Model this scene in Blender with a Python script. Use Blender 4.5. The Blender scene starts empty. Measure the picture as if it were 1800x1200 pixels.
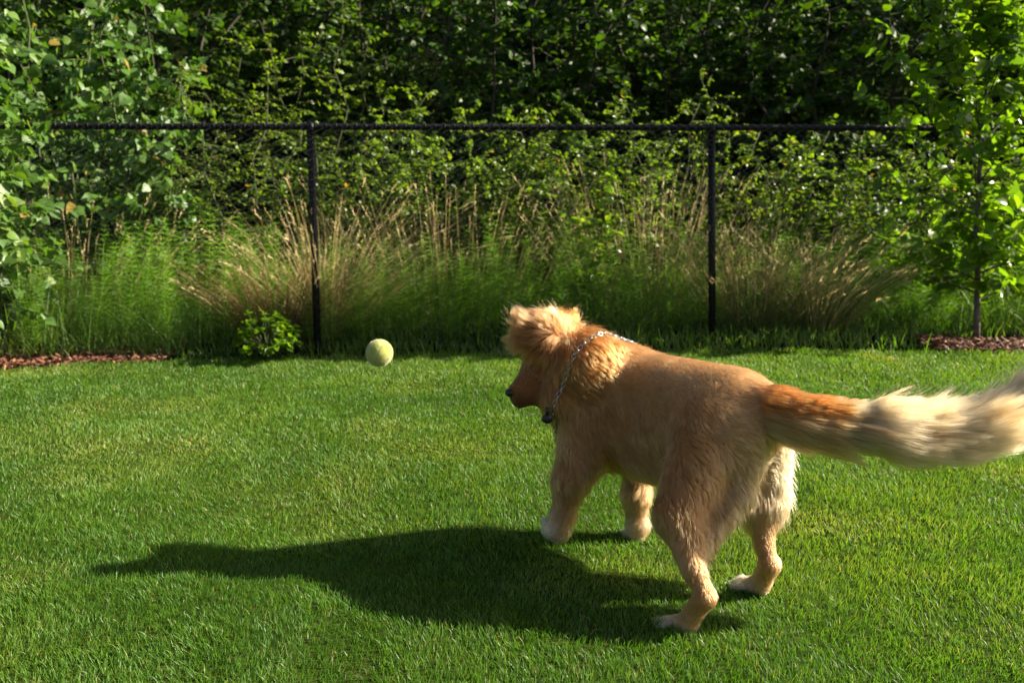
import bpy, math, random
import numpy as np
from mathutils import Vector, Matrix
from mathutils.kdtree import KDTree

random.seed(7)
rng = np.random.default_rng(11)
C = bpy.context.scene
COL = C.collection
R = math.radians

# ------------------------------------------------------------------ camera, sky, sun
CAM = Vector((0.0, 0.0, 0.847))
PITCH, ROLL, FOC = R(3.68), R(1.1), 1480.0            # focal length in pixels of an 1800 px wide frame
cam = bpy.data.cameras.new('camera')
cam.sensor_width = 36.0
cam.lens = FOC / 1800.0 * 36.0
cam.clip_start, cam.clip_end = 0.05, 500
cam_o = bpy.data.objects.new('camera', cam)
COL.objects.link(cam_o)
fw = Vector((0, math.cos(PITCH), -math.sin(PITCH)))
up0 = Vector((0, math.sin(PITCH), math.cos(PITCH)))
rt0 = Vector((1, 0, 0))
rt = rt0 * math.cos(ROLL) - up0 * math.sin(ROLL)
upv = up0 * math.cos(ROLL) + rt0 * math.sin(ROLL)
m = Matrix((rt, upv, -fw)).transposed().to_4x4()
m.translation = CAM
cam_o.matrix_world = m
cam.dof.use_dof = True
cam.dof.focus_distance = 2.15
cam.dof.aperture_fstop = 4.0
C.camera = cam_o

SUN_DIR = Vector((0.86, 0.080, 0.500)).normalized()      # towards the sun
w = bpy.data.worlds.new('World')
C.world = w
w.use_nodes = True
nt = w.node_tree
sky = nt.nodes.new('ShaderNodeTexSky')
sky.sky_type = 'NISHITA'
sky.sun_disc = False
sky.air_density = 0.8
sky.dust_density = 2.5
sky.ozone_density = 0.3
sky.sun_elevation = math.asin(SUN_DIR.z)
sky.sun_rotation = math.atan2(SUN_DIR.x, SUN_DIR.y)
nt.nodes['Background'].inputs[1].default_value = 0.05
nt.links.new(sky.outputs[0], nt.nodes['Background'].inputs[0])
sl = bpy.data.lights.new('sun', 'SUN')
sl.energy = 5.0
sl.angle = R(0.5)
sl.color = (1.0, 0.91, 0.72)
so = bpy.data.objects.new('sun', sl)
COL.objects.link(so)
so.rotation_euler = SUN_DIR.to_track_quat('Z', 'Y').to_euler()
C.view_settings.view_transform = 'Standard'
C.view_settings.look = 'None'
C.view_settings.gamma = 1
C.view_settings.exposure = 1.68
C.cycles.max_bounces = 8
C.cycles.transparent_max_bounces = 8
C.cycles.transmission_bounces = 6
C.cycles.use_denoising = True
C.cycles.sample_clamp_indirect = 4.0


def P(px, py, Y):
    """world point on the plane y = Y seen at photo pixel px, py"""
    d = fw + rt * ((px - 900) / FOC) + upv * (-(py - 600) / FOC)
    return np.array(CAM + d * (Y / d.y))


def G(x, y):
    """ground height"""
    x = np.asarray(x, float)
    y = np.asarray(y, float)
    yc = np.clip(y, -4, 9)
    z = -0.25 + 0.122 * yc - 0.015 * np.clip(x, -8, 8)
    z = z + 0.010 * np.sin(x * 2.1 + 0.7) * np.sin(y * 1.7) + 0.006 * np.sin(x * 5.3 + y * 3.1)
    z = z - .060 * np.exp(-((x + .75) / .62) ** 2 - ((y - 2.80) / .42) ** 2) + .022 * np.exp(-((x + .35) / .6) ** 2 - ((y - 2.05) / .30) ** 2)  # invented dip and bump that squash the dog's cast shadow
    hill = np.clip(y - 9, 0, 16)  # rising backdrop added to keep gaps in the wood dark
    return z + hill * 0.62 + 0.25 * np.sin(x * 0.6) * np.clip((y - 9) / 4, 0, 1)


# ------------------------------------------------------------------ noise
def vnoise(p, s=1.0, seed=0):
    p = np.asarray(p, float) * s + seed * 17.13
    i = np.floor(p).astype(np.int64)
    f = p - i
    f = f * f * (3 - 2 * f)

    def h(a, b, c):
        n = (a * 374761393 + b * 668265263 + c * 2147483647 + seed * 1274126177) & 0xffffffff
        n = ((n ^ (n >> 13)) * 1274126177) & 0xffffffff
        return ((n ^ (n >> 16)) & 0xffff) / 65535.0
    r = 0
    for a in (0, 1):
        for b in (0, 1):
            for c in (0, 1):
                wgt = (f[:, 0] if a else 1 - f[:, 0]) * (f[:, 1] if b else 1 - f[:, 1]) * (f[:, 2] if c else 1 - f[:, 2])
                r = r + wgt * h(i[:, 0] + a, i[:, 1] + b, i[:, 2] + c)
    return r


def norm(a):
    return a / np.maximum(np.linalg.norm(a, axis=-1, keepdims=True), 1e-9)


# ------------------------------------------------------------------ object helpers
def tag(o, label=None, cat=None, group=None, kind=None):
    if label: o['label'] = label
    if cat: o['category'] = cat
    if group: o['group'] = group
    if kind: o['kind'] = kind
    return o


def thing(name, label, cat, loc=(0, 0, 0), group=None):
    o = bpy.data.objects.new(name, None)
    o.empty_display_size = 0.1
    COL.objects.link(o)
    o.location = loc
    return tag(o, label, cat, group)


def np_mesh(name, V, faces_flat, loop_start, loop_total, mat, parent=None, tint=None, smooth=True):
    """link one mesh object from numpy arrays; V in world space"""
    me = bpy.data.meshes.new(name)
    V = np.asarray(V, np.float32)
    if parent is not None:
        off = np.array(parent.location, np.float32)
        if parent.parent is not None:
            off = off + np.array(parent.parent.location, np.float32)
        V = V - off
    me.vertices.add(len(V))
    me.vertices.foreach_set('co', V.ravel())
    me.loops.add(len(faces_flat))
    me.loops.foreach_set('vertex_index', np.asarray(faces_flat, np.int32))
    me.polygons.add(len(loop_start))
    me.polygons.foreach_set('loop_start', np.asarray(loop_start, np.int32))
    me.polygons.foreach_set('loop_total', np.asarray(loop_total, np.int32))
    if smooth:
        me.polygons.foreach_set('use_smooth', np.ones(len(loop_start), bool))
    if tint is not None:
        a = me.attributes.new('tint', 'FLOAT', 'POINT')
        a.data.foreach_set('value', np.asarray(tint, np.float32))
    me.update(calc_edges=True)
    me.materials.append(mat)
    o = bpy.data.objects.new(name, me)
    COL.objects.link(o)
    if parent is not None:
        o.parent = parent
    return o


class MB:
    """collects faces, then links them as ONE mesh object"""
    def __init__(s):
        s.V, s.F, s.T, s.n = [], [], [], 0

    def add(s, V, F, tint=0.5):
        V = np.asarray(V, float)
        s.V.append(V)
        for f in F:
            s.F.append([i + s.n for i in f])
        s.T.append(np.full(len(V), tint) if np.isscalar(tint) else np.asarray(tint))
        s.n += len(V)

    def tube(s, pts, rad, n=6, tint=0.5, cap=True):
        pts = np.asarray(pts, float)
        rad = np.full(len(pts), rad) if np.isscalar(rad) else np.asarray(rad)
        t = norm(np.gradient(pts, axis=0))
        ref = np.array([0, 0, 1.0]) if abs(t[0][2]) < 0.9 else np.array([1.0, 0, 0])
        a = np.cross(t[0], ref)
        V = []
        for i in range(len(pts)):
            a = a - t[i] * np.dot(a, t[i])
            a = a / np.linalg.norm(a)
            b = np.cross(t[i], a)
            for k in range(n):
                q = 2 * math.pi * k / n
                V.append(pts[i] + rad[i] * (a * math.cos(q) + b * math.sin(q)))
        F = []
        for i in range(len(pts) - 1):
            for k in range(n):
                k2 = (k + 1) % n
                F.append((i * n + k, i * n + k2, (i + 1) * n + k2, (i + 1) * n + k))
        if cap:
            F.append(tuple(range(n - 1, -1, -1)))
            F.append(tuple(range((len(pts) - 1) * n, len(pts) * n)))
        s.add(V, F, tint)

    def build(s, name, mat, parent=None, smooth=True):
        V = np.concatenate(s.V)
        ft = np.array([i for f in s.F for i in f], np.int32)
        lt = np.array([len(f) for f in s.F], np.int32)
        ls = np.concatenate([[0], np.cumsum(lt)[:-1]])
        return np_mesh(name, V, ft, ls, lt, mat, parent, np.concatenate(s.T), smooth)


# ------------------------------------------------------------------ materials
def new_mat(name):
    mt = bpy.data.materials.new(name)
    mt.use_nodes = True
    n = mt.node_tree.nodes
    return mt, mt.node_tree, n, n['Principled BSDF'], n['Material Output']


def ramp(nt, stops):
    r = nt.nodes.new('ShaderNodeValToRGB')
    e = r.color_ramp.elements
    while len(e) < len(stops):
        e.new(0.5)
    for i, (p, c) in enumerate(stops):
        e[i].position = p
        e[i].color = (*c, 1)
    return r


def leaf_mat(name, stops, rough=0.4, trans=0.35, tcol=(1.5, 1.7, 0.6), spec=0.5):
    mt, t, n, p, out = new_mat(name)
    a = n.new('ShaderNodeAttribute')
    a.attribute_name = 'tint'
    r = ramp(t, stops)
    t.links.new(a.outputs['Fac'], r.inputs[0])
    t.links.new(r.outputs[0], p.inputs['Base Color'])
    p.inputs['Roughness'].default_value = rough
    p.inputs['Specular IOR Level'].default_value = spec
    if trans > 0:
        tr = n.new('ShaderNodeBsdfTranslucent')
        mul = n.new('ShaderNodeMix')
        mul.data_type = 'RGBA'
        mul.blend_type = 'MULTIPLY'
        mul.inputs[0].default_value = 1.0
        mul.inputs[7].default_value = (*tcol, 1)
        t.links.new(r.outputs[0], mul.inputs[6])
        t.links.new(mul.outputs[2], tr.inputs[0])
        mx = n.new('ShaderNodeMixShader')
        mx.inputs[0].default_value = trans
        t.links.new(p.outputs[0], mx.inputs[1])
        t.links.new(tr.outputs[0], mx.inputs[2])
        t.links.new(mx.outputs[0], out.inputs[0])
    return mt


def noisy_mat(name, stops, scale=8, rough=0.9, bump=0.0, spec=0.3, detail=6):
    mt, t, n, p, out = new_mat(name)
    tc = n.new('ShaderNodeTexCoord')
    nz = n.new('ShaderNodeTexNoise')
    nz.inputs['Scale'].default_value = scale
    nz.inputs['Detail'].default_value = detail
    t.links.new(tc.outputs['Object'], nz.inputs['Vector'])
    r = ramp(t, stops)
    t.links.new(nz.outputs[0], r.inputs[0])
    t.links.new(r.outputs[0], p.inputs['Base Color'])
    p.inputs['Roughness'].default_value = rough
    p.inputs['Specular IOR Level'].default_value = spec
    if bump:
        b = n.new('ShaderNodeBump')
        b.inputs['Distance'].default_value = bump
        t.links.new(nz.outputs[0], b.inputs['Height'])
        t.links.new(b.outputs[0], p.inputs['Normal'])
    return mt


M_soil = noisy_mat('soil', [(0.3, (.018, .036, .006)), (0.7, (.05, .06, .014))], 14, 1, .01, 0)
M_floor = noisy_mat('forest_floor', [(0.3, (.004, .006, .003)), (0.7, (.010, .013, .005))], 3, 1, .03, 0)  # near black, deep shade of the wood put into the colour
M_grass = leaf_mat('grass_blade', [(0, (.026, .092, .007)), (.45, (.088, .203, .023)), (.85, (.19, .280, .042)), (1, (.34, .31, .12))],
                   .46, .45, (1.4, 1.35, .5), .4)
M_chip = leaf_mat('bark_chip', [(0, (.055, .018, .010)), (.6, (.16, .055, .03)), (1, (.32, .16, .09))], .7, 0)
M_black = noisy_mat('black_vinyl', [(0.3, (.004, .004, .005)), (0.7, (.008, .008, .009))], 60, .5, 0, .2)
M_wire = noisy_mat('black_wire', [(0.3, (.010, .010, .012)), (0.7, (.02, .02, .024))], 60, .22, 0, .8)
M_bark = noisy_mat('bark', [(0.3, (.05, .042, .035)), (0.7, (.16, .14, .12))], 30, .9, .004)
M_bark2 = noisy_mat('dark_bark', [(0.3, (.02, .017, .012)), (0.7, (.07, .06, .045))], 20, .9, .004)
M_twig = noisy_mat('twig', [(0.3, (.035, .05, .018)), (0.7, (.09, .10, .04))], 20, .8)

GREENS = {   # foliage and stalk materials
    'poplar': leaf_mat('poplar_leaf', [(0, (.030, .080, .014)), (.6, (.085, .175, .028)), (.93, (.20, .28, .04)), (1, (.32, .22, .05))], .46, .38, (1.5, 1.6, .4), .5),
    'shrub': leaf_mat('shrub_leaf', [(0, (.040, .080, .010)), (.6, (.125, .205, .022)), (.93, (.25, .31, .04)), (1, (.30, .18, .07))], .42, .48, (1.6, 1.6, .4), .45),
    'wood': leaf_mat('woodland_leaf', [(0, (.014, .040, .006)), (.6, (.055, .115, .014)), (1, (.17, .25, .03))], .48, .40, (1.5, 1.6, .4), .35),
    'lime': leaf_mat('lime_leaf', [(0, (.050, .11, .008)), (.6, (.13, .24, .016)), (1, (.27, .34, .03))], .36, .55, (1.5, 1.55, .35), .5),
    'horsetail': leaf_mat('horsetail', [(0, (.07, .15, .014)), (.7, (.18, .33, .025)), (1, (.30, .42, .05))], .5, .5),
    'dry': leaf_mat('dry_stalk', [(0, (.05, .10, .014)), (.18, (.22, .20, .07)), (.42, (.48, .35, .17)), (1, (.72, .56, .33))], .6, .35, (1, 1, .8), .3),
    'rust': leaf_mat('rusty_stalk', [(0, (.07, .04, .02)), (.5, (.24, .11, .06)), (1, (.48, .28, .15))], .6, .2, (1, 1, .8), .3),
    'tall': leaf_mat('tall_grass', [(0, (.05, .11, .014)), (.6, (.13, .23, .03)), (1, (.36, .36, .12))], .45, .45),
}

# ------------------------------------------------------------------ ground
xs = np.concatenate([np.linspace(-60, -9, 12), np.linspace(-8, 8, 90), np.linspace(9, 60, 12)])
ys = np.concatenate([np.linspace(-40, -1, 8), np.linspace(-.5, 14, 140), np.linspace(15, 90, 14)])
gx, gy = np.meshgrid(xs, ys, indexing='ij')
gv = np.stack([gx.ravel(), gy.ravel(), G(gx, gy).ravel()], 1)
ii, jj = np.meshgrid(np.arange(len(xs) - 1), np.arange(len(ys) - 1), indexing='ij')
a = (ii * len(ys) + jj).ravel()
q = np.stack([a, a + len(ys), a + len(ys) + 1, a + 1], 1)


def edge_y(x):
    """far edge of the lawn"""
    return np.interp(x, [-6, -3.1, -2.3, -1.4, 0, 1.4, 2.4, 3.3, 6], [4.4, 5.0, 5.2, 5.42, 5.44, 5.56, 5.50, 5.38, 5.2])


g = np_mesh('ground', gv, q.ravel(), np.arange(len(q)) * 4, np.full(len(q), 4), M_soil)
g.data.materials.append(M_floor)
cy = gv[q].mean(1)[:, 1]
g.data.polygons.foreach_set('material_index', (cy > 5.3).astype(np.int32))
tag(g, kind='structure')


def ribbons(base, d0, length, width, bend, tint, side=None, rows=3, tipw=0.15):
    """thin tapering blades: arrays of base points, start directions, lengths, widths and bend vectors; returns V, faces, tints"""
    n = len(base)
    t = np.linspace(0, 1, rows + 1)
    if side is None:
        side = norm(np.cross(d0, rng.normal(size=(n, 3))))
    V = np.zeros((n, rows * 2 + 1, 3))
    for k in range(rows):
        c = base + d0 * (length * t[k])[:, None] + bend * (length * t[k] ** 2)[:, None]
        wd = (width * (1 - (1 - tipw) * t[k] ** 2) * .5)[:, None]
        V[:, 2 * k] = c - side * wd
        V[:, 2 * k + 1] = c + side * wd
    V[:, -1] = base + d0 * length[:, None] + bend * length[:, None]
    nv = rows * 2 + 1
    o = (np.arange(n) * nv)[:, None]
    quads = np.concatenate([o + np.array([[2 * k, 2 * k + 1, 2 * k + 3, 2 * k + 2]]) for k in range(rows - 1)], 1).reshape(-1, 4)
    tris = (o + np.array([[nv - 3, nv - 2, nv - 1]])).reshape(-1, 3)
    return V.reshape(-1, 3), quads, tris, np.repeat(tint, nv)


def link_qt(name, V, quads, tris, mat, parent, tint, smooth=True):
    ff = np.concatenate([quads.ravel(), tris.ravel()])
    lt = np.concatenate([np.full(len(quads), 4), np.full(len(tris), 3)])
    ls = np.concatenate([[0], np.cumsum(lt)[:-1]])
    return np_mesh(name, V, ff, ls, lt, mat, parent, tint, smooth)


# ------------------------------------------------------------------ lawn
def lawn():
    out = []
    for y0, y1, dens, wd in ((1.2, 2.4, 30000, .0021), (2.4, 3.4, 21000, .0025), (3.4, 4.5, 13000, .0032), (4.5, 5.75, 10000, .0038)):
        xw = 0.70 * y1 + 0.7
        n = int((y1 - y0) * 2 * xw * dens)
        x = rng.uniform(-xw, xw, n)
        y = rng.uniform(y0, y1, n)
        p3 = np.stack([x, y, 0 * x], 1)
        e = edge_y(x) + .05 * (vnoise(p3, 9, 3) - .5) - .02
        k = (np.abs(x) < 0.70 * y + 0.7) & (y < e)
        x, y, e = x[k], y[k], e[k]
        n = len(x)
        p3 = np.stack([x, y, 0 * x], 1)
        big = vnoise(p3, 1.6, 1)
        mid = vnoise(p3, 6, 2)
        fine = vnoise(p3, 22, 5)
        L = .010 + .009 * mid + .007 * fine + rng.uniform(-.003, .010, n)
        near_edge = np.clip(1 - (e - y) / .12, 0, 1)
        L += near_edge * .03 * rng.uniform(0, 1, n)
        ang = vnoise(p3, 5, 7) * 9 + rng.normal(0, 1.3, n)
        lean = rng.uniform(.1, .75, n)
        d0 = norm(np.stack([np.cos(ang) * lean * .6, np.sin(ang) * lean * .6, np.ones(n)], 1))
        bend = np.stack([np.cos(ang) * lean * .6, np.sin(ang) * lean * .6, -.22 * lean], 1)
        worn = np.clip((vnoise(p3, 2.7, 13) - .62) * 4, 0, 1)
        L = L * (1 - .3 * worn)
        tint = .04 + .36 * big + .24 * mid + .18 * fine + .35 * worn * rng.uniform(0, 1, n) + rng.normal(0, .12, n)
        tint = np.where(rng.uniform(0, 1, n) < .015 + .05 * worn, 1, np.clip(tint, 0, .93))
        base = np.stack([x, y, G(x, y) - .002], 1)
        out.append(ribbons(base, d0, L, np.full(n, wd) * rng.uniform(.7, 1.3, n), bend, tint))
    off = 0
    V, Q, T, t = [], [], [], []
    for v, qd, tr, ti in out:
        V.append(v); Q.append(qd + off); T.append(tr + off); t.append(ti)
        off += len(v)
    o = link_qt('lawn_grass', np.concatenate(V), np.concatenate(Q), np.concatenate(T), M_grass, None, np.concatenate(t))
    tag(o, 'short mown green lawn grass covering the yard up to the fence', 'grass', kind='stuff')


lawn()


# ------------------------------------------------------------------ mulch
def mulch(name, x0, x1, depth, n, label):
    x = rng.uniform(x0, x1, n)
    y = edge_y(x) + rng.uniform(-.03, depth, n)
    base = np.stack([x, y, G(x, y) + rng.uniform(.002, .028, n)], 1)
    an = rng.uniform(0, 6.28, n)
    d0 = norm(np.stack([np.cos(an), np.sin(an), rng.normal(.1, .3, n)], 1))
    sd = norm(np.cross(d0, np.array([0, 0, 1.0]) + rng.normal(0, .35, (n, 3))))
    V, Q, T, t = ribbons(base, d0, rng.uniform(.02, .06, n), rng.uniform(.008, .02, n), rng.normal(0, .08, (n, 3)), rng.uniform(0, 1, n), sd, 2, .6)
    tag(link_qt(name, V, Q, T, M_chip, None, t, False), label, 'mulch', kind='stuff')


mulch('bark_mulch', -5.0, -2.2, .75, 9000, 'reddish brown bark mulch between the lawn and the left end of fence')
mulch('bark_mulch', 2.8, 4.8, .55, 4500, 'reddish brown bark mulch around the young tree on the right')

# ------------------------------------------------------------------ fence
P1 = P(559, 622, 5.5)
P2 = P(1252, 607, 5.8)
fdir = norm(np.array([P2[0] - P1[0], P2[1] - P1[1], 0]))
span = np.linalg.norm((P2 - P1)[:2])
RAILZ = float(P(900, 224, 5.65)[2])
fence = thing('chain_link_fence', 'black chain link fence with round posts and top rail at the far edge of lawn', 'fence', (float(P1[0]), float(P1[1]), float(G(P1[0], P1[1]))))


def fpt(s, z):
    return np.array([P1[0] + fdir[0] * s, P1[1] + fdir[1] * s, z])


S0, S1 = -2 * span, 3.1 * span
b = MB()
b.tube([fpt(S0, RAILZ), fpt(S0 / 2, RAILZ), fpt(0, RAILZ - .001), fpt(S1 / 2, RAILZ), fpt(S1, RAILZ)], .0205, 12)
b.build('top_rail', M_black, fence)
for k in (-2, -1, 0, 1, 2, 3):
    s = k * span
    q_ = fpt(s, 0)
    gz = float(G(q_[0], q_[1]))
    b = MB()
    b.tube([fpt(s, gz - .1), fpt(s, RAILZ - .02)], .0245, 14)
    po = b.build('post', M_black, fence)
    b = MB()      # loop cap the rail passes through
    zz = [(-.035, .0262), (-.02, .029), (.0, .0295), (.018, .025), (.028, .012), (.031, .003)]
    b.tube([fpt(s, RAILZ + z) for z, r_ in zz], [r_ for z, r_ in zz], 14)
    b.build('post_cap', M_black, po)
# woven wire: vertical zigzags hooked into each other
nrm = np.array([-fdir[1], fdir[0], 0])
pitch = .0635
b = MB()
front = -.026
nw = int((S1 - S0) / pitch)
for i in range(nw * 2):
    s = S0 + i * pitch / 2 * 1.0
    if i % 2 == 0 or True:
        pass
b_pts = []
zt = RAILZ + .022
nz_ = 48
VV, FF = [], []
cnt = 0
for i in range(nw):
    s = S0 + i * pitch
    k = np.arange(nz_ + 1)
    zz = zt - k * pitch / 2
    off = np.where(k % 2 == 0, -pitch / 2, pitch / 2) * 1.03
    pts = np.array([fpt(s + off[j], zz[j]) for j in range(nz_ + 1)]) + nrm * front
    pts += nrm * (np.where(k % 2 == 0, -.0022, .0022))[:, None]
    keep = zz > G(pts[:, 0], pts[:, 1]) - .02
    pts = pts[keep]
    b.tube(pts, .0026, 4, cap=False)
for s in np.arange(S0 + .1, S1 - .1, pitch):      # ties over the rail
    c = fpt(s, RAILZ)
    pts = [c + nrm * (math.cos(t_) * .0225) + np.array([0, 0, math.sin(t_) * .0225]) + fdir * (.012 * math.sin(t_ / 2)) for t_ in np.linspace(-2.6, 1.7, 8) + math.pi]
    b.tube(pts, .0017, 4, cap=False)
b.build('wire_mesh', M_wire, fence, smooth=False)

# ------------------------------------------------------------------ leaves
LT = {  # rows (t along leaf, half width, droop), crease height
    'ovate': ([(0.0, .0, 0), (.22, .30, .01), (.5, .36, -.02), (.78, .20, -.09), (1.0, 0, -.18)], .07),
    'heart': ([(0.0, .0, 0), (.15, .42, .01), (.42, .46, -.02), (.75, .22, -.08), (1.0, 0, -.15)], .05),
    'lance': ([(0.0, .0, 0), (.3, .14, .01), (.6, .13, -.03), (1.0, 0, -.12)], .03),
    'simple': ([(0.0, .0, 0), (.42, .34, .0), (1.0, 0, -.12)], .06),
}


def leaf_mesh(name, pos, ax, nr, size, kind, mat, parent, tint):
    rows, crease = LT[kind]
    tv = [(0, 0, 0)]
    for t_, hw, dz in rows[1:-1]:
        tv += [(-hw, t_, dz + crease), (0, t_, dz), (hw, t_, dz + crease)]
    tv += [(0, 1, rows[-1][2])]
    tv = np.array(tv)
    nr_ = len(rows) - 2
    tris = [(0, 2, 1), (0, 3, 2)]
    quads = []
    for r_ in range(nr_ - 1):
        o = 1 + r_ * 3
        quads += [(o, o + 1, o + 4, o + 3), (o + 1, o + 2, o + 5, o + 4)]
    o = 1 + (nr_ - 1) * 3
    e = len(tv) - 1
    tris += [(o, o + 1, e), (o + 1, o + 2, e)]
    sx = norm(np.cross(ax, nr))
    nr = np.cross(sx, ax)
    n = len(pos)
    wv = rng.uniform(.8, 1.2, n)
    curl = rng.uniform(-.3, 2.4, n)
    V = (pos[:, None] + size[:, None, None] * (sx[:, None] * (tv[None, :, 0, None] * wv[:, None, None]) + ax[:, None] * tv[None, :, 1, None]
         + nr[:, None] * (tv[None, :, 2, None] * curl[:, None, None])))
    nv = len(tv)
    of = (np.arange(n) * nv)[:, None, None]
    T = (of + np.array(tris)[None]).reshape(-1, 3)
    Q = (of + np.array(quads)[None]).reshape(-1, 4) if quads else np.zeros((0, 4), int)
    return link_qt(name, V.reshape(-1, 3), Q, T, mat, parent, np.repeat(tint, nv))


def grow(base, height, spread, nstem, ntwig, twig_len, nleaf, lean=(0, 0), low=.12, trunk_r=.02, up=.35, clump=1.0, stem_taper=.25):
    """stems from one base, twigs on the stems, leaves on the twigs; returns stem tubes and leaf placement"""
    mb = MB()
    LP, LA, LU = [], [], []
    for s in range(nstem):
        a_ = s * 2.399 + rng.uniform(-.4, .4)
        out = spread * (.25 + .75 * math.sqrt((s + .5) / nstem)) if nstem > 1 else spread * .05
        h = height * (1 - .35 * (out / max(spread, .01)) ** 2 * (nstem > 1)) * rng.uniform(.85, 1.05)
        t = np.linspace(0, 1, 9)
        wob = rng.normal(0, .03 * height, (9, 2)) * t[:, None]
        sx_ = math.cos(a_) * out * t ** .8 + lean[0] * t ** 1.5 + wob[:, 0]
        sy_ = math.sin(a_) * out * t ** .8 + lean[1] * t ** 1.5 + wob[:, 1]
        pts = np.stack([base[0] + sx_, base[1] + sy_, base[2] + h * t], 1)
        mb.tube(pts, trunk_r * (1 - (1 - stem_taper) * t), 6, rng.uniform(.2, .8))
        for k in range(ntwig):
            u_ = low + (1 - low) * ((k + rng.uniform(0, 1)) / ntwig)
            i = min(int(u_ * 8), 7)
            p0 = pts[i] + (pts[i + 1] - pts[i]) * (u_ * 8 - i)
            b_ = rng.uniform(0, 2 * math.pi)
            tl = twig_len * rng.uniform(.55, 1.25) * (1.15 - .55 * u_)
            dv = np.array([math.cos(b_), math.sin(b_), up * rng.uniform(-.6, 2.0) + .5 * (u_ > .93)])
            dv /= np.linalg.norm(dv)
            tt = np.linspace(0, 1, 5)
            sag = -.22 * tl * tt ** 2
            tp = p0 + dv * (tl * tt)[:, None] + np.stack([rng.normal(0, .03 * tl) * tt, rng.normal(0, .03 * tl) * tt, sag], 1)
            mb.tube(tp, trunk_r * .28 * (1 - .75 * tt) + .0008, 4, rng.uniform(.2, .8), cap=False)
            nl = max(3, int(nleaf * rng.uniform(.7, 1.2)))
            f = (np.arange(nl) + .6) / nl
            f = f ** .8
            q_ = tp[0] + dv * (tl * f)[:, None]
            q_[:, 2] += -.22 * tl * f ** 2
            sgn = np.where(np.arange(nl) % 2 == 0, 1, -1)
            sd = np.cross(dv, [0, 0, 1.0])
            sd /= np.linalg.norm(sd)
            la = dv * .75 + sd * sgn[:, None] * .9 + rng.normal(0, .35, (nl, 3))
            la[:, 2] -= .15
            q_ = q_ + rng.normal(0, .03 * tl * clump, (nl, 3))
            LP.append(q_); LA.append(la)
    LP, LA = np.concatenate(LP), norm(np.concatenate(LA))
    return mb, LP, LA


def plant(name, label, cat, base, kind, leafk, size, tb=(.1, .9), droop=0.0, group=None, trunk='stems', mat_st=None, rad_break=None, odd=.012, **kw):
    t = thing(name, label, cat, tuple(float(c) for c in base), group)
    mb, LP, LA = grow(base, **kw)
    n = len(LP)
    LA = LA.copy()
    LA[:, 2] -= droop * rng.uniform(.4, 1.2, n)
    LA = norm(LA)
    nr = norm(np.array([.25, -.15, 1.0]) + rng.normal(0, .55, (n, 3)) * (1 + droop))
    cl = vnoise(LP, 3.2, 4)
    ti = tb[0] + (tb[1] - tb[0]) * np.clip(.55 * cl + .45 * rng.uniform(0, 1, n), 0, 1) * .95
    ti = np.where(rng.uniform(0, 1, n) < odd, 1, ti)
    keep = LP[:, 2] > G(LP[:, 0], LP[:, 1]) + .03
    mb.build(trunk, mat_st or M_twig, t)
    leaf_mesh('foliage' if trunk != 'trunk' else 'crown', LP[keep], LA[keep], nr[keep], size * rng.uniform(.5, 1.15, n)[keep], leafk, GREENS[kind], t, ti[keep])
    return t


def gb(x, y):
    return (x, y, float(G(x, y)))


def X(px, Y):
    return float(P(px, 500, Y)[0])


# left: large glossy drooping leaves
GP = 'poplar saplings leaning over the left end of the fence'
for (px, Y, h, sp, ns, lab) in (
        (-25, 5.6, 2.4, .55, 8, 'glossy drooping leaved sapling at the far left behind the fence, covering its rail end'),
        (215, 6.55, 3.0, .70, 7, 'glossy leaved sapling rising well above the fence rail left of the left post'),
        (-190, 6.9, 3.6, .9, 7, 'tall glossy leaved sapling cut off by the left edge of the picture'),
        (110, 7.7, 4.3, .9, 7, 'taller pale leaved sapling behind the others in the top left corner')):
    plant('poplar_sapling', lab, 'sapling', gb(X(px, Y), Y), 'poplar', 'heart', .083, (.1, .95), 1.1, GP,
          lean=(0, -.45 if Y < 6.1 else 0), height=h, spread=sp, nstem=ns, ntwig=40, twig_len=.42, nleaf=12, low=.1, trunk_r=.014, up=.3)

# shrub thicket behind the fence
GS = 'shrubs in the thicket behind the fence'
for (px, Y, h, sp, ns, nt_, lab) in (
        (420, 6.9, 2.35, .75, 9, 46, 'pale green bushy shrub rising above the rail just left of the left post'),
        (560, 7.6, 2.9, .8, 9, 48, 'light green shrub with its crown above the left fence post'),
        (700, 6.9, 1.85, .6, 9, 44, 'small leaved shrub behind the fence panel, right of the left post'),
        (880, 7.1, 1.95, .65, 9, 44, 'dark shrub in the middle of the fence, just reaching the rail'),
        (1060, 6.9, 1.9, .6, 9, 44, 'bright tipped shrub behind the rail left of the right post'),
        (1200, 7.6, 2.1, .65, 9, 44, 'shrub with pale tips above the rail beside the right post'),
        (1390, 7.0, 1.75, .65, 9, 44, 'dark green shrub behind the dry grass right of the right post'),
        (1560, 7.1, 1.7, .6, 9, 44, 'low dark shrub behind the young tree'),
        (1760, 7.0, 1.9, .7, 9, 44, 'dense shrub at the right edge behind the young tree'),
        (2010, 7.3, 2.3, .9, 9, 44, 'bushy shrub beyond the right edge, next to the dense one')):
    plant('shrub', lab, 'shrub', gb(X(px, Y), Y), 'shrub', ['ovate', 'ovate', 'heart'][int(px) % 3], (.045, .062, .05)[int(px) % 3] * (.8 + .5 * ((px * 7) % 10) / 10), (.05, .95), .25, GS,
          height=h, spread=sp, nstem=ns, ntwig=nt_, twig_len=.36, nleaf=13, low=.1, trunk_r=.011, up=.3)

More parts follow.
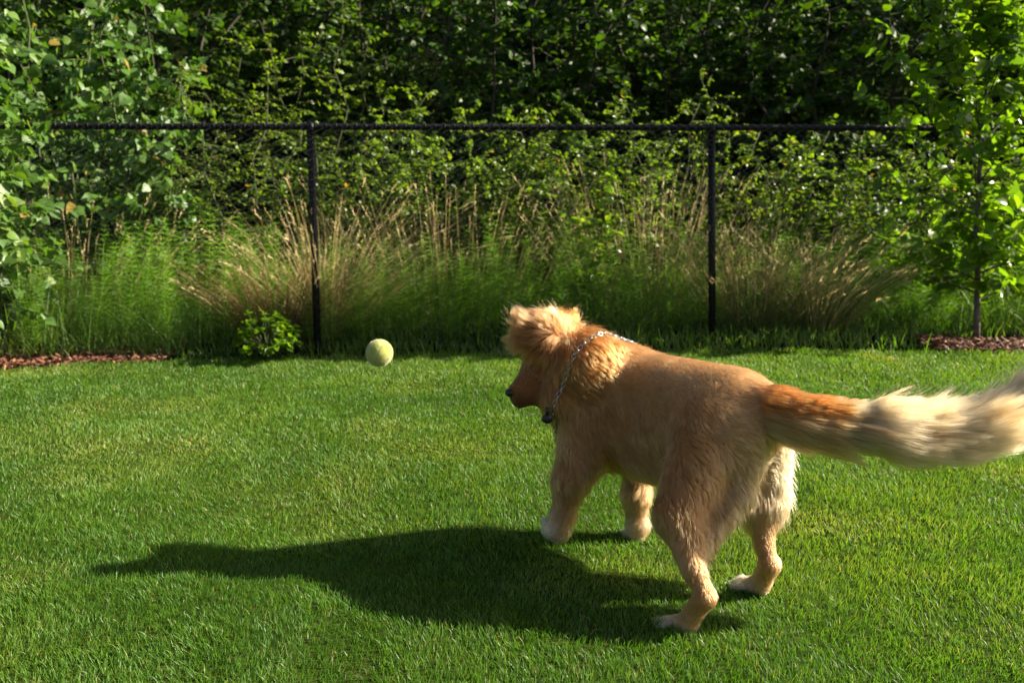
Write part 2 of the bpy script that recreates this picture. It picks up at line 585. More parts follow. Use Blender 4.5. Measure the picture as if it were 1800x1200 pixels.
# woodland behind
GW = 'woodland trees behind the thicket'
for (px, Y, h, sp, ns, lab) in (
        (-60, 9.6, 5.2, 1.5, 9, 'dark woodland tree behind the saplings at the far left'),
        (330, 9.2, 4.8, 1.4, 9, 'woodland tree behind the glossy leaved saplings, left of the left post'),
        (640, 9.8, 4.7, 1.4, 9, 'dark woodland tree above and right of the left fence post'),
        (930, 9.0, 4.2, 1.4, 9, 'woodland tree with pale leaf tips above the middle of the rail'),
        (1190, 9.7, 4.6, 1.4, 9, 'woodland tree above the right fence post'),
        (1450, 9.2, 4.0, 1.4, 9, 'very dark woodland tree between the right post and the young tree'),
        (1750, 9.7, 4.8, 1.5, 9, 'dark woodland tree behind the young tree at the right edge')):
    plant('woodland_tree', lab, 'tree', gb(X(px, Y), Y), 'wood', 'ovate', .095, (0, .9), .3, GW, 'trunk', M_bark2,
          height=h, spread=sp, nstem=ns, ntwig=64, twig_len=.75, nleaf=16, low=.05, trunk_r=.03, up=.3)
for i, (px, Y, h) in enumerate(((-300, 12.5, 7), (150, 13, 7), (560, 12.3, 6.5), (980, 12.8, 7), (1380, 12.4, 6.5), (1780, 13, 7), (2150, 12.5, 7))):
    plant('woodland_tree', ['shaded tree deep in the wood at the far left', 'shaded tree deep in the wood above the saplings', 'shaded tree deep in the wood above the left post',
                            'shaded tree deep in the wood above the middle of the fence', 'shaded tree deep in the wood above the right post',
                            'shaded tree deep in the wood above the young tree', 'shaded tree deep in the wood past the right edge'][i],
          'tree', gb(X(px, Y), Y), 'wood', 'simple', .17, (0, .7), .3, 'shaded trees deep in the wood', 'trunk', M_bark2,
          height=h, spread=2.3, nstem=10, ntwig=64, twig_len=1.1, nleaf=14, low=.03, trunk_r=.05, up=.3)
# unseen trees added past the right edge to shade the wood
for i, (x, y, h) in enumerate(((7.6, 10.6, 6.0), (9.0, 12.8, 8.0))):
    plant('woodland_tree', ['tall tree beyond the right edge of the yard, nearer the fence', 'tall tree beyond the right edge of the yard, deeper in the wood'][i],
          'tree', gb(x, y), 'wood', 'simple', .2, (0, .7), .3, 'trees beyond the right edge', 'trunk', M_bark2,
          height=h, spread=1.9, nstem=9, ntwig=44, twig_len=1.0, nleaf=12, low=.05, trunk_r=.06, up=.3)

# bright young shoot in the thicket
plant('shoot', 'bright yellow green leafy shoot standing against the fence left of the right post', 'shoot', gb(X(1040, 6.15), 6.15), 'lime', 'ovate', .06, (.2, 1), .3, None,
      height=1.25, spread=.16, nstem=3, ntwig=20, twig_len=.2, nleaf=7, low=.15, trunk_r=.006, up=.8)

# young tree in front of the fence, right
TY = 5.9
tb_ = P(1716, 606, TY)
tr = thing('young_tree', 'young tree with bright lime green leaves and a slim trunk in mulch on the right', 'tree', (float(tb_[0]), float(tb_[1]), float(G(tb_[0], tb_[1]))))
b = MB()
tp = np.array([P(1716, 612, TY), P(1717, 560, TY), P(1719, 480, TY), P(1717, 400, TY), P(1722, 300, TY), P(1730, 200, TY), P(1740, 90, TY), P(1748, -40, TY), P(1752, -160, TY)])
b.tube(tp, [.024, .021, .0195, .018, .016, .013, .010, .006, .003], 10)
b.build('trunk', M_bark, tr)
LPs, LAs = [], []
b = MB()
for k in range(62):
    u_ = .17 + .81 * (k + rng.uniform(0, 1)) / 62
    i = min(int(u_ * 8), 7)
    p0 = tp[i] + (tp[i + 1] - tp[i]) * (u_ * 8 - i)
    b_ = k * 2.399 + rng.uniform(-.3, .3)
    ln = (.98 - .62 * abs(u_ - .45) / .55) * rng.uniform(.75, 1.1)
    if math.sin(b_) < 0: ln *= 1 + .55 * math.sin(b_)
    dv = norm(np.array([math.cos(b_), math.sin(b_), .25 + 1.0 * u_]))
    tt = np.linspace(0, 1, 7)
    bp = p0 + dv * (ln * tt)[:, None] + np.stack([0 * tt, 0 * tt, .20 * ln * tt ** 2 * (1 if u_ > .4 else -1.2)], 1)
    b.tube(bp, .007 * (1 - .8 * tt) + .001, 5, cap=False)
    for j in range(8):
        f = .22 + .78 * j / 7
        ii_ = min(int(f * 6), 5)
        q0 = bp[ii_] + (bp[ii_ + 1] - bp[ii_]) * (f * 6 - ii_)
        tl = rng.uniform(.05, .17)
        tv = norm(dv * .5 + np.array([rng.normal(0, .8), rng.normal(0, .8), rng.uniform(-.2, 1.0)]))
        b.tube([q0, q0 + tv * tl * .5, q0 + tv * tl + np.array([0, 0, .01])], .0015, 3, cap=False)
        nl = 5
        f2 = (np.arange(nl) + 1) / nl
        sd = norm(np.cross(tv, rng.normal(size=3)))
        la = tv * .6 + sd * np.where(np.arange(nl) % 2 == 0, 1, -1)[:, None] + rng.normal(0, .25, (nl, 3))
        LPs.append(q0 + tv * (tl * f2)[:, None])
        LAs.append(la)
# upright leading shoots
for (px, py, Y, top) in ((1668, 150, 5.3, -20), (1712, 120, 5.4, -40), (1742, 80, 5.5, -70), (1790, 110, 5.3, -30), (1632, 205, 5.25, 130), (1590, 250, 5.2, 190), (1830, 150, 5.4, -60), (1770, 60, 5.35, -90)):
    a0, a1 = P(px, py, Y + .4), P(px - 3, top, Y + .4)
    tt = np.linspace(0, 1, 6)
    pts = a0 + (a1 - a0) * tt[:, None]
    b.tube(pts, .004 * (1 - .7 * tt) + .0008, 5)
    nl = 14
    f = np.linspace(.05, 1, nl)
    an = np.arange(nl) * 2.4
    LPs.append(a0 + (a1 - a0) * f[:, None])
    LAs.append(np.stack([np.cos(an), np.sin(an), rng.uniform(-.25, .6, nl)], 1))
b.build('branches', M_twig, tr)
LPs, LAs = np.concatenate(LPs), norm(np.concatenate(LAs))
LAs[:, 2] -= .15
LAs = norm(LAs)
n = len(LPs)
leaf_mesh('crown', LPs, LAs, norm(np.array([.2, -.1, 1]) + rng.normal(0, .5, (n, 3))), rng.uniform(.055, .115, n), 'ovate', GREENS['lime'], tr,
          np.clip(.15 + .6 * vnoise(LPs, 4, 9) + rng.normal(0, .15, n), 0, 1))

# azalea in front of the fence
az = thing('azalea', 'small yellow green azalea bush on the lawn edge left of the left fence post', 'shrub', gb(float(P(470, 628, 5.28)[0]), 5.28))
base = np.array(az.location)
b = MB()
LPs, LAs = [], []
for k in range(80):
    a_, el = k * 2.399, rng.uniform(.05, 1.0)
    rr = .19 * math.sqrt(1 - el ** 2 * .7) * rng.uniform(.6, 1.05)
    tip = base + np.array([math.cos(a_) * rr * 1.05, math.sin(a_) * rr, .05 + .25 * el * rng.uniform(.75, 1.1)])
    tt = np.linspace(0, 1, 5)[:, None]
    pts = base + (tip - base) * tt + np.array([0, 0, .03]) * np.sin(tt * 3.1)
    b.tube(pts, [.003, .0026, .0022, .0018, .0014], 4, cap=False)
    an = np.arange(7) / 7 * 6.283 + rng.uniform(0, 1)
    ax_ = norm(tip - base)
    e1 = norm(np.cross(ax_, [.3, .2, 1.0])); e2 = np.cross(ax_, e1)
    for ring, (lift, nn) in enumerate(((.4, 7), (.9, 4))):
        for q_ in range(nn):
            an_ = an[q_] + ring * .4
            LPs.append(tip - ax_ * .012 * (1 - ring))
            LAs.append(e1 * math.cos(an_) + e2 * math.sin(an_) + ax_ * lift)
b.build('stems', M_twig, az)
LPs, LAs = np.array(LPs), norm(np.array(LAs))
n = len(LPs)
leaf_mesh('foliage', LPs, LAs, norm(np.array([0, 0, 1.0]) + rng.normal(0, .25, (n, 3))), rng.uniform(.025, .045, n), 'ovate', GREENS['lime'], az,
          np.clip(.35 + rng.normal(0, .25, n), 0, 1))
b = MB()
c0 = P(439, 634, 5.30)
b.tube([c0, c0 + np.array([.002, 0, .06]), c0 + np.array([.0, 0, .125])], [.004, .0038, .003], 6)
tag(b.build('plant_stake', GREENS['lime']), 'thin pale green plant stake in the grass beside the azalea', 'stake')


# ------------------------------------------------------------------ stalks, horsetails, tall grass
def stalk_clump(name, label, px, Y, n, rx, ry, h, lean, kind, heads=.5, wid=.004, group=None, arch=.5, tb=(.2, 1), headlen=.09):
    x0 = X(px, Y)
    t = thing(name, label, 'grass clump', gb(x0, Y), group)
    an = rng.uniform(0, 6.283, n)
    rr = np.sqrt(rng.uniform(0, 1, n))
    bx, by = x0 + np.cos(an) * rr * rx, Y + np.sin(an) * rr * ry
    base = np.stack([bx, by, G(bx, by)], 1)
    L = h * rng.uniform(.55, 1.1, n)
    d0 = norm(np.stack([np.cos(an) * rr * .35 + lean[0] + rng.normal(0, .14, n), np.sin(an) * rr * .35 + lean[1] + rng.normal(0, .14, n), np.ones(n)], 1))
    out = np.stack([np.cos(an) * rr + lean[0] * 1.5, np.sin(an) * rr + lean[1], 0 * an], 1)
    bend = out * arch * rng.uniform(.3, 1.1, n)[:, None]
    bend[:, 2] -= arch * rng.uniform(.2, .9, n) * .6
    V, Q, T, ti = ribbons(base, d0, L, np.full(n, wid) * rng.uniform(.6, 1.3, n), bend, rng.uniform(*tb, n), None, 6, .3)
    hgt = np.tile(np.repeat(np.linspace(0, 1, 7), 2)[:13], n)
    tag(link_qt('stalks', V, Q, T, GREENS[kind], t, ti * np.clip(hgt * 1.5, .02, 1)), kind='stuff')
    m_ = int(n * heads)
    idx = rng.permutation(n)[:m_]
    tip = base[idx] + d0[idx] * L[idx][:, None] + bend[idx] * L[idx][:, None]
    td = norm(d0[idx] + 2 * bend[idx])
    hp, hd, hs = [], [], []
    for k in range(9):
        hp.append(tip - td * (headlen * (1 - k / 8))[..., None] if np.ndim(headlen) else tip - td * headlen * (1 - k / 8))
        dd = td + rng.normal(0, .35, (m_, 3))
        hd.append(dd)
        hs.append(np.full(m_, headlen * .34) * rng.uniform(.6, 1.2, m_))
    hp, hd, hs = np.concatenate(hp), norm(np.concatenate(hd)), np.concatenate(hs)
    V, Q, T, ti = ribbons(hp, hd, hs, hs * .16, np.zeros_like(hp), rng.uniform(.55, 1, len(hp)), None, 2, .7)
    tag(link_qt('seed_heads', V, Q, T, GREENS['dry'], t, ti), kind='stuff')
    return t


GD = 'dry grass clumps along the fence'
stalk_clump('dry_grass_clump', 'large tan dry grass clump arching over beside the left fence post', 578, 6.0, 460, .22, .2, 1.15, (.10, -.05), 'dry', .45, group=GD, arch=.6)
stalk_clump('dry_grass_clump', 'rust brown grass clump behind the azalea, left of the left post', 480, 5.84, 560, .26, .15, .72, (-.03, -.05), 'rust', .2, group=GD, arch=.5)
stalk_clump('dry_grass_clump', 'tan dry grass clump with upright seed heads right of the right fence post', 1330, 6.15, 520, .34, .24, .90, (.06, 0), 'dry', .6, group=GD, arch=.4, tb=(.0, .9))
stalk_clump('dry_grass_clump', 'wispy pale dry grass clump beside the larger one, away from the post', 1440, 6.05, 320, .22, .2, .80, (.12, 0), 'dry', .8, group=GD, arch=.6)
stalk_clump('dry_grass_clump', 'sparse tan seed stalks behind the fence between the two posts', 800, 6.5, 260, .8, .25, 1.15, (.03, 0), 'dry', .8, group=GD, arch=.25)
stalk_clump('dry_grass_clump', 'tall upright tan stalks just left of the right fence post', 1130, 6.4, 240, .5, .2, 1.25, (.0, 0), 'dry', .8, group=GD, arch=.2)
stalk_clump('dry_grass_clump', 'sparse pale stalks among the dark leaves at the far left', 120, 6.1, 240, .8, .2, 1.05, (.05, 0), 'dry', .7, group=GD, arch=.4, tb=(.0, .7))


def horsetails():
    n = 640
    x = rng.uniform(-4.4, 6.4, n)
    dens = vnoise(np.stack([x, 0 * x, 0 * x], 1), 1.3, 21)
    y = np.interp(x, [-6, P1[0], P2[0], 6], [P1[1] - .5, P1[1], P2[1], P2[1] + .52]) + rng.uniform(.08, 1.0, n)
    h = rng.uniform(.45, .85, n) * (.75 + .5 * dens)
    base = np.stack([x, y, G(x, y)], 1)
    lean = rng.normal(0, .12, (n, 2))
    LPb, LD, LL, TT = [], [], [], []
    for k in range(20):
        f = .18 + .82 * k / 19
        c = base + np.stack([lean[:, 0] * h * f ** 1.5, lean[:, 1] * h * f ** 1.5, h * f], 1)
        for j in range(9):
            an = j / 9 * 6.283 + k * .5 + rng.uniform(-.2, .2, n)
            LPb.append(c)
            LD.append(norm(np.stack([np.cos(an), np.sin(an), rng.uniform(.25, .7, n)], 1)))
            LL.append((.05 + .10 * (1 - f) ** .7) * rng.uniform(.7, 1.2, n) * (.6 + .6 * h))
            TT.append(np.clip(.15 + .6 * dens + rng.normal(0, .12, n), 0, 1))
    LPb, LD, LL, TT = map(np.concatenate, (LPb, LD, LL, TT))
    V, Q, T, ti = ribbons(LPb, LD, LL, np.full(len(LL), .0022), np.array([0, 0, -.18]) * np.ones((len(LL), 1)), TT, None, 2, .5)
    V2, Q2, T2, ti2 = ribbons(base, norm(np.stack([lean[:, 0] * .3, lean[:, 1] * .3, np.ones(n)], 1)), h, np.full(n, .005), np.stack([lean[:, 0] * .7, lean[:, 1] * .7, 0 * h], 1), np.full(n, .6), None, 4, .4)
    o = link_qt('horsetails', np.concatenate([V, V2]), np.concatenate([Q, Q2 + len(V)]), np.concatenate([T, T2 + len(V)]), GREENS['horsetail'], None, np.concatenate([ti, ti2]))
    tag(o, 'feathery green horsetails massed behind the foot of the fence', 'horsetail', kind='stuff')


horsetails()


def tall_grass():
    n = 13500
    x = rng.uniform(-4.6, 6.4, n)
    fy = np.interp(x, [-6, P1[0], P2[0], 6], [P1[1] - .5, P1[1], P2[1], P2[1] + .52])
    y0_ = np.where((x < -2.1) | (x > 2.7), fy - .04, edge_y(x) + .01)
    y = y0_ + (fy + 1.0 - y0_) * rng.uniform(0, 1, n) ** 1.25
    dn = vnoise(np.stack([x, y, 0 * x], 1), 2.5, 31)
    L = rng.uniform(.10, .5, n) * (.5 + dn)
    L = np.where(y < fy + .06, L * .28 + .02, L)
    an = rng.uniform(0, 6.283, n)
    ln = rng.uniform(.05, .45, n)
    d0 = norm(np.stack([np.cos(an) * ln, np.sin(an) * ln, np.ones(n)], 1))
    bend = np.stack([np.cos(an) * ln, np.sin(an) * ln, -.4 * ln], 1)
    V, Q, T, ti = ribbons(np.stack([x, y, G(x, y)], 1), d0, L, rng.uniform(.003, .007, n), bend, np.clip(.1 + .6 * dn + rng.normal(0, .15, n), 0, 1), None, 4, .3)
    o = link_qt('tall_grass', V, Q, T, GREENS['tall'], None, ti)
    tag(o, 'unmown tall green grass growing through the foot of the fence', 'grass', kind='stuff')


tall_grass()

# ------------------------------------------------------------------ tennis ball in mid air
ball_c = P(667, 620, 2.07)
br = .0335
mt, t_, n_, p_, out_ = new_mat('tennis_felt')
tc = n_.new('ShaderNodeTexCoord')
at = n_.new('ShaderNodeAttribute'); at.attribute_name = 'tint'
nz1 = n_.new('ShaderNodeTexNoise'); nz1.inputs['Scale'].default_value = 26; nz1.inputs['Detail'].default_value = 5
nz2 = n_.new('ShaderNodeTexNoise'); nz2.inputs['Scale'].default_value = 900
t_.links.new(tc.outputs['Object'], nz1.inputs['Vector']); t_.links.new(tc.outputs['Object'], nz2.inputs['Vector'])
r1 = ramp(t_, [(.36, (.27, .31, .05)), (.52, (.42, .43, .12)), (.66, (.24, .20, .10))])
t_.links.new(nz1.outputs[0], r1.inputs[0])
mx = n_.new('ShaderNodeMix'); mx.data_type = 'RGBA'
t_.links.new(at.outputs['Fac'], mx.inputs[0]); t_.links.new(r1.outputs[0], mx.inputs[6]); mx.inputs[7].default_value = (.36, .35, .20, 1)
t_.links.new(mx.outputs[2], p_.inputs['Base Color'])
bp_ = n_.new('ShaderNodeBump'); bp_.inputs['Distance'].default_value = .0012
t_.links.new(nz2.outputs[0], bp_.inputs['Height']); t_.links.new(bp_.outputs[0], p_.inputs['Normal'])
p_.inputs['Roughness'].default_value = .95
p_.inputs['Sheen Weight'].default_value = .25
b = MB()
nu, nv_ = 96, 64
tt = np.linspace(0, 2 * math.pi, 400)
a_ = .44
seam = norm(np.stack([(1 - a_) * np.sin(tt) + a_ * np.sin(3 * tt), (1 - a_) * np.cos(tt) - a_ * np.cos(3 * tt), 2 * math.sqrt(a_ * (1 - a_)) * np.cos(2 * tt)], 1))
V, T = [], []
for j in range(nv_ + 1):
    ph = math.pi * j / nv_
    for i in range(nu):
        th = 2 * math.pi * i / nu
        d_ = np.array([math.sin(ph) * math.cos(th), math.sin(ph) * math.sin(th), math.cos(ph)])
        ds = math.acos(min(1, np.max(seam @ d_)))
        s_ = max(0, 1 - ds / .055)
        V.append(ball_c + d_ * br * (1 - .03 * min(1, s_ * 1.5)))
        T.append(min(1, s_ * 2))
F = [(j * nu + i, j * nu + (i + 1) % nu, (j + 1) * nu + (i + 1) % nu, (j + 1) * nu + i) for j in range(nv_) for i in range(nu)]
b.add(np.array(V) - ball_c, F, np.array(T))
ball = b.build('tennis_ball', mt)
ball.location = ball_c
ball.rotation_euler = (R(35), R(20), R(50))
tag(ball, 'worn yellow tennis ball flying in the air in front of the dog', 'ball')
# felt nap
#DOG
# ------------------------------------------------------------------ the dog
dF = norm(np.array([-.61, .785, .105]))            # along the spine, tail to head
dL = norm(np.array([-.785, -.61, .0]))             # to the dog's left
dU = np.cross(dF, dL)
dU = dU if dU[2] > 0 else -dU
O0 = np.array([.588, 2.300, float(G(.588, 2.30))])


def B(u, v, w_):
    return O0 + dF * u * .92 + dL * v + np.array([0, 0, 1.0]) * w_


gold, lit_back, rust, cream, pale = (.335, .145, .046), (.49, .262, .108), (.27, .075, .012), (.50, .33, .17), (.66, .54, .38)  # back tone lightened above gold so the back looks sunlit
DN = np.array([0, 0, -1.0])
PR = []


def E(c, r, flow, ln, col, k=.04, lift=.35, fr=None):
    PR.append(dict(t='E', c=np.array(c), r=np.array(r), fr=np.array([dF, dL, dU]) if fr is None else fr, flow=norm(np.array(flow, float)), ln=ln, col=np.array(col), k=k, lift=lift))


def K(a_, b_, ra, rb, flow, ln, col, k=.03, lift=.3):
    PR.append(dict(t='C', a=np.array(a_), b=np.array(b_), ra=ra, rb=rb, flow=norm(np.array(flow, float)), ln=ln, col=np.array(col), k=k, lift=lift))


# trunk of the body
E(B(.34, .01, .400), (.21, .140, .180), -dF + DN * .55, .023, gold, .05)
E(B(.15, .01, .405), (.21, .138, .172), -dF + DN * .55, .023, gold, .05)
E(B(-.01, 0, .475), (.15, .128, .128), -dF + DN * .45, .017, lit_back, .05)
E(B(.17, -.01, .500), (.34, .130, .100), -dF, .013, lit_back, .04, .22)
E(B(.48, .01, .380), (.11, .125, .165), DN + -dF * .2, .032, gold, .05)
E(B(.42, 0, .495), (.15, .112, .088), -dF, .022, lit_back, .05, .25)
# shoulder fill
E(B(.44, .065, .44), (.13, .075, .10), -dF + DN * .5, .017, gold, .07)
# belly
E(B(.20, 0, .305), (.20, .090, .065), -dF + DN * .7, .035, (.42, .23, .09), .05)
# near (left) hind leg
K(B(-.01, .07, .44), P(1196, 905, 2.12), .105, .062, DN + -dF * .8, .028, gold, .04)
K(B(-.08, .05, .43), P(1298, 866, 2.17), .088, .036, DN + -dF * .6, .028, (.40, .22, .09), .04)
K(P(1288, 868, 2.17), P(1226, 968, 2.07), .046, .024, DN + -dF * .9, .030, (.40, .22, .09), .03)
K(P(1196, 910, 2.12), P(1220, 1000, 2.02), .054, .026, DN, .020, gold, .03)
K(P(1220, 1000, 2.02), P(1241, 1048, 1.99), .025, .023, DN, .011, (.38, .16, .05), .02)
K(P(1238, 1050, 1.99), P(1206, 1096, 2.03), .026, .024, (-.6, .2, -1), .011, (.38, .16, .05), .015)
K(P(1210, 1096, 2.03), P(1152, 1099, 2.08), .024, .021, (-1, .3, -.1), .010, cream, .015)
for dx, dy, Y in ((0, 0, 2.09), (5, -7, 2.12), (-2, 5, 2.06), (10, 8, 2.04)):
    K(P(1153 + dx, 1096 + dy, Y), P(1135 + dx, 1098 + dy, Y + .012), .0125, .010, (-1, .3, .15), .010, pale, .006)
# far (right) hind leg
K(B(-.01, -.07, .43), P(1338, 900, 2.28), .098, .055, DN + -dF * .5, .028, (.42, .21, .08), .04)
K(B(-.07, -.06, .42), P(1352, 875, 2.25), .082, .050, DN + -dF * .5, .028, (.42, .26, .12), .04)
K(P(1338, 890, 2.24), P(1343, 955, 2.22), .042, .023, DN, .016, gold, .03)
K(P(1343, 955, 2.22), P(1353, 990, 2.20), .022, .024, DN, .010, (.36, .15, .045), .02)
K(P(1352, 992, 2.20), P(1336, 1026, 2.23), .026, .025, (-.5, .3, -1), .011, (.36, .15, .045), .015)
K(P(1336, 1028, 2.23), P(1304, 1027, 2.27), .023, .020, (-1, .4, 0), .010, cream, .015)
for dx, dy, Y in ((0, 0, 2.28), (4, -5, 2.31), (2, 5, 2.25)):
    K(P(1302 + dx, 1024 + dy, Y), P(1290 + dx, 1026 + dy, Y + .01), .012, .010, (-1, .4, .2), .010, pale, .006)
# near front leg
K(P(1016, 730, 2.52), P(1010, 820, 2.50), .060, .052, DN + -dF * .3, .028, gold, .05)
E(B(.47, .115, .37), (.10, .070, .14), DN + -dF * .4, .030, gold, .05)
K(B(.44, .100, .33), P(1003, 845, 2.47), .070, .045, DN + -dF * .2, .032, gold, .04)
K(P(1003, 845, 2.47), P(990, 905, 2.46), .045, .030, DN, .030, gold, .03)
K(P(990, 905, 2.46), P(982, 932, 2.45), .035, .030, DN, .016, gold, .02)
K(P(985, 932, 2.45), P(968, 930, 2.47), .029, .024, (-.8, .3, -.5), .012, cream, .015)
for dx, dy, Y in ((0, 0, 2.45), (-1, -9, 2.48), (3, 8, 2.44)):
    K(P(966 + dx, 930 + dy, Y), P(960 + dx, 925 + dy, Y), .013, .011, (-1, .2, .3), .010, pale, .006)
# far front leg
K(B(.43, -.085, .34), P(1118, 870, 2.62), .066, .040, DN, .028, gold, .04)
K(P(1118, 870, 2.62), P(1120, 925, 2.62), .038, .028, DN, .026, (.42, .21, .08), .03)
K(P(1122, 925, 2.62), P(1118, 944, 2.62), .034, .028, DN, .014, cream, .02)
K(P(1118, 942, 2.62), P(1094, 944, 2.67), .027, .022, (-1, .5, 0), .011, cream, .015)
for dx, dy, Y in ((0, 0, 2.67), (4, -5, 2.70), (4, 5, 2.64)):
    K(P(1093 + dx, 942 + dy, Y), P(1084 + dx, 943 + dy, Y + .01), .013, .011, (-1, .4, .2), .010, pale, .006)
# neck, skull, muzzle
K(B(.43, 0, .47), P(1030, 632, 2.570), .105, .094, -dF + DN * .2, .019, (.38, .16, .045), .085)
K(P(1030, 640, 2.530), P(992, 628, 2.580), .100, .084, (.8, -.3, -.5), .034, (.30, .11, .026), .04)
E(P(972, 602, 2.600), (.082, .075, .084), (.9, -.2, .5), .034, (.38, .15, .035), .04)
K(P(985, 660, 2.540), P(975, 700, 2.540), .062, .045, (.3, -.2, -1), .036, (.28, .095, .020), .04)
K(P(975, 640, 2.570), P(948, 652, 2.560), .062, .048, (.8, 0, -.5), .014, (.20, .065, .014), .03)
K(P(950, 652, 2.560), P(914, 688, 2.515), .050, .0340, (.8, .3, .6), .008, (.21, .08, .022), .025)
K(P(940, 676, 2.550), P(914, 699, 2.520), .036, .0230, (.8, .3, .3), .005, (.10, .045, .025), .02)
K(P(942, 694, 2.535), P(914, 706, 2.515), .027, .0175, (.8, .3, 0), .004, (.010, .008, .008), .012)
K(P(980, 700, 2.510), B(.50, .02, .33), .048, .075, (.1, -.1, -1), .034, (.30, .12, .03), .05)
# ears blown forward and up
K(P(1000, 600, 2.535), P(958, 580, 2.50), .040, .042, (-.9, 0, .55), .044, (.27, .10, .032), .035, .45)
K(P(958, 578, 2.50), P(925, 570, 2.48), .040, .030, (-.8, 0, .45), .040, (.29, .115, .042), .025, .45)
K(P(952, 592, 2.495), P(914, 598, 2.48), .038, .022, (-.85, 0, -.4), .042, (.25, .095, .032), .028, .45)
K(P(978, 620, 2.515), P(940, 618, 2.495), .034, .018, (-.5, 0, -.85), .040, (.27, .085, .018), .03, .4)
K(P(972, 572, 2.66), P(998, 566, 2.66), .046, .030, (.2, .2, .8), .030, (.34, .11, .022), .04)
# tail root and core
TAILP = [(P(1338, 716, 2.20), .054), (P(1385, 722, 2.16), .043), (P(1450, 730, 2.14), .032), (P(1540, 740, 2.13), .021), (P(1640, 752, 2.13), .016), (P(1740, 738, 2.13), .012), (P(1815, 700, 2.14), .008), (P(1870, 640, 2.15), .005)]
K(B(-.10, 0, .50), TAILP[0][0], .060, .044, (1, -.2, 0), .030, (.30, .10, .02), .04)
for i in range(len(TAILP) - 1):
    K(TAILP[i][0], TAILP[i + 1][0], TAILP[i][1], TAILP[i + 1][1], (1, 0, 0), .02 if i > 1 else .03, rust if i < 3 else cream, .015)
NPR = len(PR)


def sd_each(pr, p):
    if pr['t'] == 'E':
        q_ = (p - pr['c']) @ pr['fr'].T
        k0 = np.linalg.norm(q_ / pr['r'], axis=1)
        k1 = np.linalg.norm(q_ / pr['r'] ** 2, axis=1)
        return k0 * (k0 - 1) / np.maximum(k1, 1e-6)
    ab = pr['b'] - pr['a']
    h = np.clip(((p - pr['a']) @ ab) / (ab @ ab), 0, 1)
    return np.linalg.norm(p - pr['a'] - h[:, None] * ab, axis=1) - (pr['ra'] + (pr['rb'] - pr['ra']) * h)


def sdf(p):
    d = None
    for pr in PR:
        e = sd_each(pr, p)
        if d is None:
            d = e
            continue
        k = pr['k']
        h = np.clip(.5 + .5 * (d - e) / k, 0, 1)
        d = d + (e - d) * h - k * h * (1 - h)
    return d


def grad(p, e=.003):
    return norm(np.stack([sdf(p + np.eye(3)[i] * e) - sdf(p - np.eye(3)[i] * e) for i in range(3)], 1))


def attrs(p):
    D = np.stack([sd_each(pr, p) for pr in PR], 1)
    W = np.exp(-(D - D.min(1, keepdims=True)) / .014)
    W /= W.sum(1, keepdims=True)
    A = np.array([np.concatenate([pr['flow'], [pr['ln'], pr['lift']], pr['col']]) for pr in PR])
    R_ = W @ A
    return R_[:, :3], R_[:, 3], R_[:, 4], R_[:, 5:8]


def surface_nets(lo, hi, h):
    n = np.ceil((hi - lo) / h).astype(int)
    ax = [lo[i] + h * np.arange(n[i]) for i in range(3)]
    gx, gy, gz = np.meshgrid(*ax, indexing='ij')
    f = sdf(np.stack([gx.ravel(), gy.ravel(), gz.ravel()], 1)).reshape(n)
    s = f < 0
    c = [(i, j, k) for i in (0, 1) for j in (0, 1) for k in (0, 1)]
    sl = lambda a, o: a[o[0]:n[0] - 1 + o[0], o[1]:n[1] - 1 + o[1], o[2]:n[2] - 1 + o[2]]
    cnt = sum(sl(s, o).astype(int) for o in c)
    act = (cnt > 0) & (cnt < 8)
    idx = -np.ones(act.shape, int)
    cells = np.argwhere(act)
    idx[act] = np.arange(len(cells))
    acc = np.zeros((len(cells), 3)); num = np.zeros(len(cells))
    for o in c:
        for axx in range(3):
            if o[axx] == 0:
                o2 = list(o); o2[axx] = 1
                f1 = f[cells[:, 0] + o[0], cells[:, 1] + o[1], cells[:, 2] + o[2]]
                f2 = f[cells[:, 0] + o2[0], cells[:, 1] + o2[1], cells[:, 2] + o2[2]]
                x_ = (f1 < 0) != (f2 < 0)
                t_ = np.where(x_, f1 / np.where(x_, f1 - f2, 1), 0)
                pt = np.array(o, float)[None].repeat(len(cells), 0)
                pt[:, axx] = t_
                acc += pt * x_[:, None]
                num += x_
    V = lo + h * (cells + acc / num[:, None])
    Qs = []
    for axx in range(3):
        b1, b2 = (axx + 1) % 3, (axx + 2) % 3
        s1 = np.take(s, range(n[axx] - 1), axx); s2 = np.take(s, range(1, n[axx]), axx)
        ed = np.argwhere(s1 != s2)
        ed = ed[(ed[:, b1] > 0) & (ed[:, b2] > 0) & (ed[:, b1] < n[b1] - 1) & (ed[:, b2] < n[b2] - 1)]
        flip = s1[ed[:, 0], ed[:, 1], ed[:, 2]]
        qs = []
        for (o1, o2) in ((-1, -1), (0, -1), (0, 0), (-1, 0)):
            e_ = ed.copy(); e_[:, b1] += o1; e_[:, b2] += o2
            qs.append(idx[e_[:, 0], e_[:, 1], e_[:, 2]])
        Q = np.stack(qs, 1)
        Q[~flip] = Q[~flip][:, ::-1]
        Qs.append(Q)
    return V, np.concatenate(Qs)


def col_attr(me, name, cols, domain):
    a = me.attributes.new(name, 'FLOAT_COLOR', domain)
    a.data.foreach_set('color', np.concatenate([cols, np.ones((len(cols), 1))], 1).astype(np.float32).ravel())


def mottle(p, col):
    n1, n2 = vnoise(p, 7, 41), vnoise(p, 26, 42)
    s = (.72 + .34 * n1 + .30 * n2)[:, None]
    return np.clip(col * s * np.array([1, 1 + .04, 1 + .10]) ** ((n1 - .5)[:, None] * 2), 0, 1)


